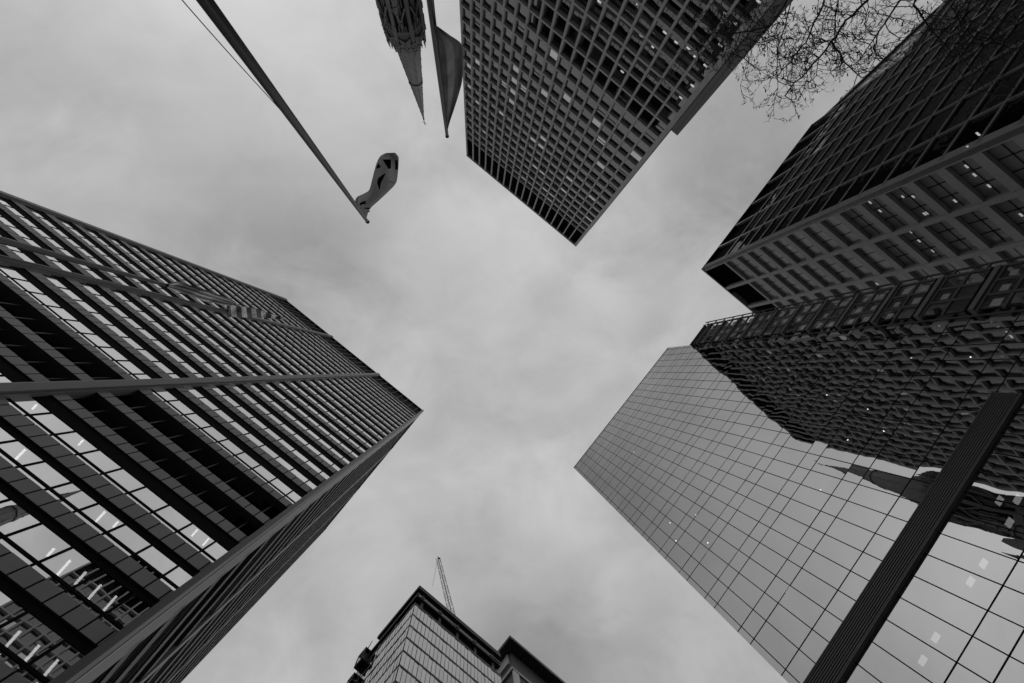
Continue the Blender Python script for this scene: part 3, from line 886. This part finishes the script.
for k in range(8):
    w = 2 * math.pi * k / 8
    r0 = 3.9 * math.cos(math.pi / 8)
    fr = Frame((SU, SV), (-math.sin(w), math.cos(w)), (math.cos(w), math.sin(w)))
    for s in (-.72, .72):                       # paired lancet openings and mouldings
        m.box(fr, s - .42, s + .42, r0 - .75, r0 - .05, 59.2, 68.2, 1)
        m.box(fr, s - .52, s - .42, r0 - .6, r0 + .05, 59.2, 68.6); m.box(fr, s + .42, s + .52, r0 - .6, r0 + .05, 59.2, 68.6)
    m.box(fr, -1.1, 1.1, r0 - .6, r0 + .12, 68.6, 69.1)
    # gable over each face
    a = [fr.p(-1.35, r0 - .3, 69.1), fr.p(1.35, r0 - .3, 69.1), fr.p(0, r0 - .55, 74.6)]; b = [p + (fr.p(0, .35, 0) - fr.p(0, 0, 0)) for p in a]
    m.ngon_prism(a, b)
m.build('belfry', ['stone_church', 'black_louvre'], tc_)
m = MB()
for k in range(8):
    w = 2 * math.pi * k / 8
    for zt_, zb_, wd in ((66.4, 61.0, 1.25), (71.0, 67.2, 1.2)):
        r0 = 3.95 * math.cos(math.pi / 8)
        fr = Frame((SU, SV), (-math.sin(w), math.cos(w)), (math.cos(w), math.sin(w)))
        for s_ in (-1, 1):
            a = [fr.p(s_ * wd, r0, zb_ + 2.6), fr.p(s_ * (wd - .28), r0, zb_ + 2.6), fr.p(0, r0, zt_ - .35), fr.p(0, r0, zt_ + .1)]
            m.ngon_prism(a, [p + (fr.p(0, .34, 0) - fr.p(0, 0, 0)) for p in a])
        m.box(fr, -.12, .12, r0 - .1, r0 + .42, zt_, zt_ + 1.0)
        for q_ in range(5):
            m.box(fr, -wd + q_ * wd / 2 - .06, -wd + q_ * wd / 2 + .06, r0 - .1, r0 + .22, zb_, zb_ + 2.6)
    w2 = w + math.pi / 8
    for q_ in range(4):
        t_ = (q_ + .5) / 4; c_ = 3.95
        p0 = (SU + c_ * math.cos(w2 - math.pi / 4), SV + c_ * math.sin(w2 - math.pi / 4)); p1 = (SU + c_ * math.cos(w2), SV + c_ * math.sin(w2))
        cu, cv = p0[0] + (p1[0] - p0[0]) * t_, p0[1] + (p1[1] - p0[1]) * t_
        m.ngon_prism(ring(.16, 72.4, 4, 0, cu, cv), ring(.13, 73.0, 4, 0, cu, cv)); m.ngon_prism(ring(.22, 73.0, 4, 0, cu, cv), ring(.02, 73.9, 4, 0, cu, cv))
m.build('parapet', 'stone_church', tc_)
def pinnacle(r, w, z0, z1, z2, q):
    m = MB(); cu, cv = SU + r * math.cos(w), SV + r * math.sin(w)
    m.ngon_prism(ring(q, z0, 4, w + math.pi / 4, cu, cv), ring(q * .9, z1, 4, w + math.pi / 4, cu, cv))
    m.ngon_prism(ring(q * 1.2, z1, 4, w + math.pi / 4, cu, cv), ring(q * 1.2, z1 + .3, 4, w + math.pi / 4, cu, cv))
    m.ngon_prism(ring(q * .85, z1 + .3, 4, w + math.pi / 4, cu, cv), ring(.04, z2, 4, w + math.pi / 4, cu, cv))
    for j in range(4):
        zz = z1 + .6 + (z2 - z1) * .2 * j
        m.ngon_prism(ring(q * (.95 - .18 * j), zz, 4, w, cu, cv), ring(q * (.95 - .18 * j), zz + .12, 4, w, cu, cv))
    m.build('pinnacle', 'stone_church', tc_)
for k in range(8): pinnacle(3.7, 2 * math.pi * k / 8 + math.pi / 8, 58, 71.0, 74.8, 0.42)
for k in range(4): pinnacle(7.3, 2 * math.pi * k / 4 + math.pi / 4, 30, 56.0, 63.5, 0.95)
m = MB(); hw = 5.2
m.box(Frame((SU, SV), (1, 0), (0, 1)), -hw, hw, -hw, hw, GROUND, 53.5)
for k in range(4):
    w = k * math.pi / 2; fr = Frame((SU, SV), (-math.sin(w), math.cos(w)), (math.cos(w), math.sin(w)))
    a = [fr.p(-4.2, hw - .4, 52), fr.p(4.2, hw - .4, 52), fr.p(0, hw - .4, 60.5)]; b = [p + (fr.p(0, .7, 0) - fr.p(0, 0, 0)) for p in a]
    m.ngon_prism(a, b)
    for s in (-1.9, 1.9):
        m.box(fr, s - .8, s + .8, hw - .05, hw + .02, 34, 49, 1)
        for e in (-.95, .8): m.box(fr, s + e, s + e + .15, hw - .02, hw + .25, 33.5, 49.5)
    for zz in (30.5, 51.0): m.box(fr, -hw - .2, hw + .2, hw + .003, hw + .3, zz, zz + .6)
m.build('bell_tower', ['stone_church', 'black_louvre'], tc_)
m = MB(); fr = Frame((SU, SV), (1, 0), (0, 1))
m.box(fr, -40, -hw - .01, -2, 18, GROUND, 24)
a = [fr.p(-40, -2.4, 24.002), fr.p(-40, 18.4, 24.002), fr.p(-40, 8, 38)]; b = [fr.p(-hw - .02, -2.4, 24.002), fr.p(-hw - .02, 18.4, 24.002), fr.p(-hw - .02, 8, 38)]
m.ngon_prism(a, b)
m.build('nave', 'stone_church', tc_)

# ------------------------------------------------------------------ flagpoles and flags
def pole(px, zt, px0, r0, r1, label, ball=1.3):
    a, b = uv_px(*px); u, v = a * zt, b * zt
    t = thing('flagpole', label, 'flagpole', W(u, v, GROUND), 'flagpoles on the pavement')
    m = MB(); m.tube([W(u, v, GROUND), W(u, v, zt * .45), W(u, v, zt)], [r0, (r0 + r1) / 2, r1], 14); m.build('shaft', 'pole_metal', t, smooth=True)
    m = MB()
    c = W(u, v, zt + r1); n = 6
    m.tube([c + Vector((0, 0, -r1 * ball * math.cos(math.pi * k / n))) for k in range(n + 1)], [max(.004, r1 * ball * math.sin(math.pi * k / n)) for k in range(n + 1)], 12); m.build('finial', 'bronze_dark', t, smooth=True)
    m = MB(); m.tube([W(u, v, GROUND), W(u, v, GROUND + .35)], [r0 * 2.2, r0 * 1.6], 14); m.build('base', 'granite_dark', t)
    return t, u, v
t1, pu, pv = pole((367, 221), 15.0, (195, 0), 0.20, 0.075, 'tall dark flagpole leaning in from top left with a slack halyard and emblem flag')
m = MB(); q = []
for i in range(30):
    f = i / 29 * 1.7; x = 288 - 103 * f - 3 * math.sin(f * 1.8); y = 118 * (1 - f)
    q.append(P(x, y, 15.0 * 0.457 / abs(uv_px(x, y)[0])))
m.tube(q, [0.011] * 30, 5); m.build('halyard', 'pole_metal', t1)
pole((447, 135), 15.0, (431, 0), 0.20, 0.075, 'dark flagpole beside the church spire carrying a large drooping flag')
pole((165, 285), 12.0, (0, 239), 0.155, 0.06, 'upper dark flagpole in front of the bronze tower front')
pole((226, 311), 12.6, (0, 258), 0.07, 0.05, 'slimmer dark flagpole just below its thicker twin before the bronze tower')

def flag(name, label, rows, zf, mat, nx=14, ny=6, uvdir=None, thick=0.012):
    """rows: list of (left px, right px) across the cloth; zf(px,py,s,t) gives the cloth's height"""
    m = MB(); idx = {}
    NR = len(rows); sub = 6
    R2 = (NR - 1) * sub + 1
    uvs = []
    def lerp(a, b, t): return (a[0] + (b[0] - a[0]) * t, a[1] + (b[1] - a[1]) * t)
    def cr(a, b, c, d, t): return tuple(0.5 * (2 * b[i] + (c[i] - a[i]) * t + (2 * a[i] - 5 * b[i] + 4 * c[i] - d[i]) * t * t + (3 * b[i] - a[i] - 3 * c[i] + d[i]) * t ** 3) for i in (0, 1))
    def side(k, s):
        i = min(int(s), NR - 2); t = s - i
        g = lambda j: rows[max(0, min(NR - 1, j))][k]
        return cr(g(i - 1), g(i), g(i + 1), g(i + 2), t)
    for r in range(R2):
        s = r / sub
        A, B = side(0, s), side(1, s)
        for c in range(ny + 1):
            p = lerp(A, B, c / ny)
            m.v.append(P(p[0], p[1], zf(p[0], p[1], s / (NR - 1), c / ny))); uvs.append((s / (NR - 1), c / ny))
    for r in range(R2 - 1):
        for c in range(ny):
            i = r * (ny + 1) + c
            m.f.append((i, i + 1, i + ny + 2, i + ny + 1)); m.mi.append(0)
    m.uv = uvs
    o = m.build(name, mat, None, smooth=True, fix=False)
    return tag(o, label, 'flag')
def z1f(x, y, s, t): return 15.0 - 0.55 * (1 - s) * (1 - t) * .6 - 0.10 * s + 0.34 * math.sin(s * 9 + t * 2.5) * (0.3 + .7 * s) + 0.16 * math.sin(t * 7 + s * 5)
rows1 = [((355, 201.5), (366.5, 218)), ((357, 197), (370, 209)), ((364, 193.5), (379, 200.5)), ((369, 190), (388, 192)), ((371.5, 182), (396, 183)), ((374, 172), (398, 172)), ((377, 162), (398.6, 163)), ((380.5, 156), (398.4, 157)), ((386, 153), (395, 152.6))]
fl1 = flag('flag', 'grey flag with black angular emblem and strokes flying from the tall pole tip', rows1, z1f, 'flag_grey', ny=8)
def flag_st(px, py):
    best = None
    for i in range(81):
        s = i / 80 * (len(rows1) - 1); j = min(int(s), len(rows1) - 2); t = s - j
        A = [rows1[j][0][k] * (1 - t) + rows1[j + 1][0][k] * t for k in (0, 1)]; B = [rows1[j][1][k] * (1 - t) + rows1[j + 1][1][k] * t for k in (0, 1)]
        for c in range(21):
            q = (A[0] + (B[0] - A[0]) * c / 20, A[1] + (B[1] - A[1]) * c / 20); d = (q[0] - px) ** 2 + (q[1] - py) ** 2
            if best is None or d < best[0]: best = (d, s / (len(rows1) - 1), c / 20)
    return best[1], best[2]
def patch(poly, mat, nm):
    m = MB(); cxm = sum(p[0] for p in poly) / len(poly); cym = sum(p[1] for p in poly) / len(poly)
    def q(p):
        s, t = flag_st(*p); return P(p[0], p[1], z1f(p[0], p[1], s, t) - 0.035)
    pts = []
    for a, b in zip(poly, poly[1:] + poly[:1]): pts += [a, ((a[0] + b[0]) / 2, (a[1] + b[1]) / 2)]
    for a, b in zip(pts, pts[1:] + pts[:1]): m.face([q((cxm, cym)), q(a), q(b)])
    o = m.build(nm, mat, None, fix=False); o.parent = fl1; return o
for poly in ([(382.5, 159.5), (391, 159.3), (391, 168.5), (388.5, 169)], [(395, 159.5), (397.6, 160.5), (397.8, 169), (395.3, 170)], [(378.2, 163), (381, 167.3), (376, 169)],
             [(386, 173.3), (382, 175), (378, 178.5), (377, 183), (378.5, 187), (379, 189.5), (380, 189), (381, 183), (383, 179)],
             [(359.5, 203.5), (364, 201), (367, 201.2), (365, 202.6), (367, 204), (363, 204.2), (360, 205.5)], [(363.5, 208), (370, 207.4), (369.5, 209), (366, 209)], [(367, 211), (370, 210.6), (369.6, 212.4)]):
    patch(poly, 'flag_black', 'emblem')
patch([(386.8, 180.2), (394.8, 182), (394, 185)], 'flag_white', 'emblem')  # white triangle set on the cloth, apart from the black marks
a2, b2 = uv_px(447, 135)
def z2f(x, y, s, t):
    zz = 15.0 - 5.4 * (1 - s) ** 1.0
    return zz + 0.42 * math.sin(t * 8 + s * 5) * t * (1 - .6 * s) + .25 * math.sin(s * 13 + t * 4) * t * (1 - s)
rows2 = [((434.8, 26), (436.5, 25.5)), ((436, 36), (449, 34.5)), ((437.5, 48), (461.5, 44)), ((439.2, 62), (463.4, 58)), ((441, 78), (462.6, 78)), ((442.8, 94), (459.5, 92)), ((444.5, 110), (454.5, 108)), ((446, 124), (449.5, 123)), ((446.8, 132), (447.4, 132))]
fl2 = flag('flag', 'large dark drooping flag hanging from the pole between church spire and concrete grid tower', rows2, z2f, 'flag_dark', ny=8)
m = MB()
for a, b in (((447, 66), (455, 84)),):
    pass
def z3f(x, y, s, t): return 12.0 + .28 * math.sin(s * 13 + t * 3) + .3 * math.sin(t * 8 + s * 6) - .2 * s
rows3 = [((167.5, 284), (170, 288.5)), ((178, 281.5), (178, 292)), ((190, 285), (190, 295.5)), ((202, 288.5), (203, 301)), ((214, 293), (214, 303)), ((226, 297.5), (224, 305.5)), ((236, 302), (233, 305.5))]
flag('flag', 'dark rippling flag on the upper pole before the bronze tower', rows3, z3f, 'flag_fold_shading', ny=8)
def z4f(x, y, s, t): return 12.5 + .16 * math.sin(s * 26 + t) + .16 * math.sin(t * 6 + s * 9)
rows4 = [((226.5, 306.5), (227.5, 317)), ((236, 305.5), (237, 317)), ((246, 307), (247.5, 317.5)), ((256, 308.5), (257, 317.5)), ((266, 312), (266, 318)), ((276, 315.5), (276, 319.5)), ((284, 318.5), (283, 320.5))]
flag('flag', 'pale and dark striped flag streaming from the lower pole before the bronze tower', rows4, z4f, 'flag_stripe', ny=6)

# ------------------------------------------------------------------ street tree
random.seed(21)
tu, tv = 2.2, 14.5
tree = thing('street_tree', 'nearly bare street tree with drooping budding twigs at top right', 'tree', W(tu, tv, GROUND))
tk_m = MB(); tw_m = MB(); lf_m = MB()
top = W(tu, tv, 5.5)
tk_m.tube([W(tu, tv, GROUND), W(tu + .1, tv + .05, 2.5), top], [.30, .22, .17], 10)
def leaf(p, s):
    d = Vector((random.gauss(0, 1), random.gauss(0, 1), random.gauss(0, 1) - .3)).normalized()
    e = d.cross(Vector((random.random(), random.random(), 1))).normalized()
    lf_m.face([p, p + d * s * .5 + e * s * .14, p + d * s, p + d * s * .5 - e * s * .14])
def wob(pts, amp):
    return [p + Vector((random.gauss(0, amp), random.gauss(0, amp), random.gauss(0, amp * .6))) for p in pts]
def twig(p, d, L, r, lev):
    n = max(3, int(L / .16)); pts = [p]; q = p.copy(); dd = d.normalized()
    for i in range(n):
        dd = (dd + Vector((random.gauss(0, .22), random.gauss(0, .22), random.gauss(0, .22) - .05))).normalized()
        q = q + dd * (L / n); pts.append(q.copy())
    tw_m.tube(pts, [r * (1 - .65 * i / n) for i in range(n + 1)], 4, cap=False)
    for i in range(1, n + 1):
        if lev > 0 and random.random() < (.85 if lev > 1 else .65):
            s = random.choice((-1, 1)); side = dd.cross(Vector((random.gauss(0, .5), random.gauss(0, .5), 1))).normalized() * s
            twig(pts[i], (dd * .55 + side * .8), L * random.uniform(.30, .55), r * .62, lev - 1)
        if lev <= 1 and random.random() < .42:
            leaf(pts[i], random.uniform(.07, .17))
limbs = [ # photograph directions of the limbs, outermost end last, and the height they run at
    ([(900, -120), (885, -60), (868, 0), (846, 20), (832, 42), (806, 72), (785, 96)], 9.2, .050),
    ([(832, 42), (845, 62), (862, 78)], 9.2, .026),
    ([(850, -90), (833, -40), (823, 5), (806, 42), (790, 62), (776, 78)], 9.9, .040),
    ([(840, -100), (800, -20), (770, 26), (757, 36), (744, 58)], 9.5, .036),
    ([(770, 26), (730, 34), (712, 32), (690, 50)], 9.4, .022),
    ([(905, -80), (900, 0), (880, 30), (866, 50)], 8.8, .035),
    ([(960, -110), (930, -30), (915, 5), (930, 30), (950, 50)], 8.4, .034),
    ([(850, -70), (838, 0), (834, 40)], 9.6, .032),
    ([(800, -60), (792, 0), (777, 50), (778, 88)], 10.2, .026),
    ([(990, -60), (972, -5), (960, 25), (985, 45)], 8.0, .026),
    ([(1070, -60), (1015, 8), (990, 36), (958, 70)], 7.8, .028),
    ([(768, -50), (752, -4), (738, 20), (716, 33)], 9.6, .026),
]
for pts, zz, r in limbs:
    w = [P(a, b, zz - .25 * i / len(pts) + (.5 if b < -20 else 0)) for i, (a, b) in enumerate(pts)]
    fine = []
    for a, b in zip(w, w[1:]):
        for k in range(4): fine.append(a.lerp(b, k / 4))
    fine.append(w[-1])
    fine = [fine[0]] + wob(fine[1:-1], .02) + [fine[-1]]
    n = len(fine)
    tk_m.tube(fine, [r * 1.15 * (1 - .72 * i / n) for i in range(n)], 6)
    if pts[0][1] < -20:
        a = fine[0]
        mid = top.lerp(a, .5) + Vector((0, 0, .5))
        tk_m.tube([top - Vector((0, 0, .15)), mid, a], [r * 1.9, r * 1.4, r * 1.02], 7)
    for i in range(2, n):
        px = to_px(fine[i])
        if px is None or px[1] < -25: continue
        dd = (fine[i] - fine[i - 1]).normalized()
        for s in (-1, 1):
            if random.random() < .72:
                side = dd.cross(Vector((random.gauss(0, .6), random.gauss(0, .6), 1))).normalized() * s
                twig(fine[i], dd * .5 + side * .8, random.uniform(.55, 1.3) * (1.2 if i > n * .5 else .8), .0155, 2)
tk_m.build('trunk', 'bark', tree, smooth=True)
tw_m.build('branch', 'bark', tree, fix=False)
lf_m.build('crown', 'leaf', tree, fix=False)
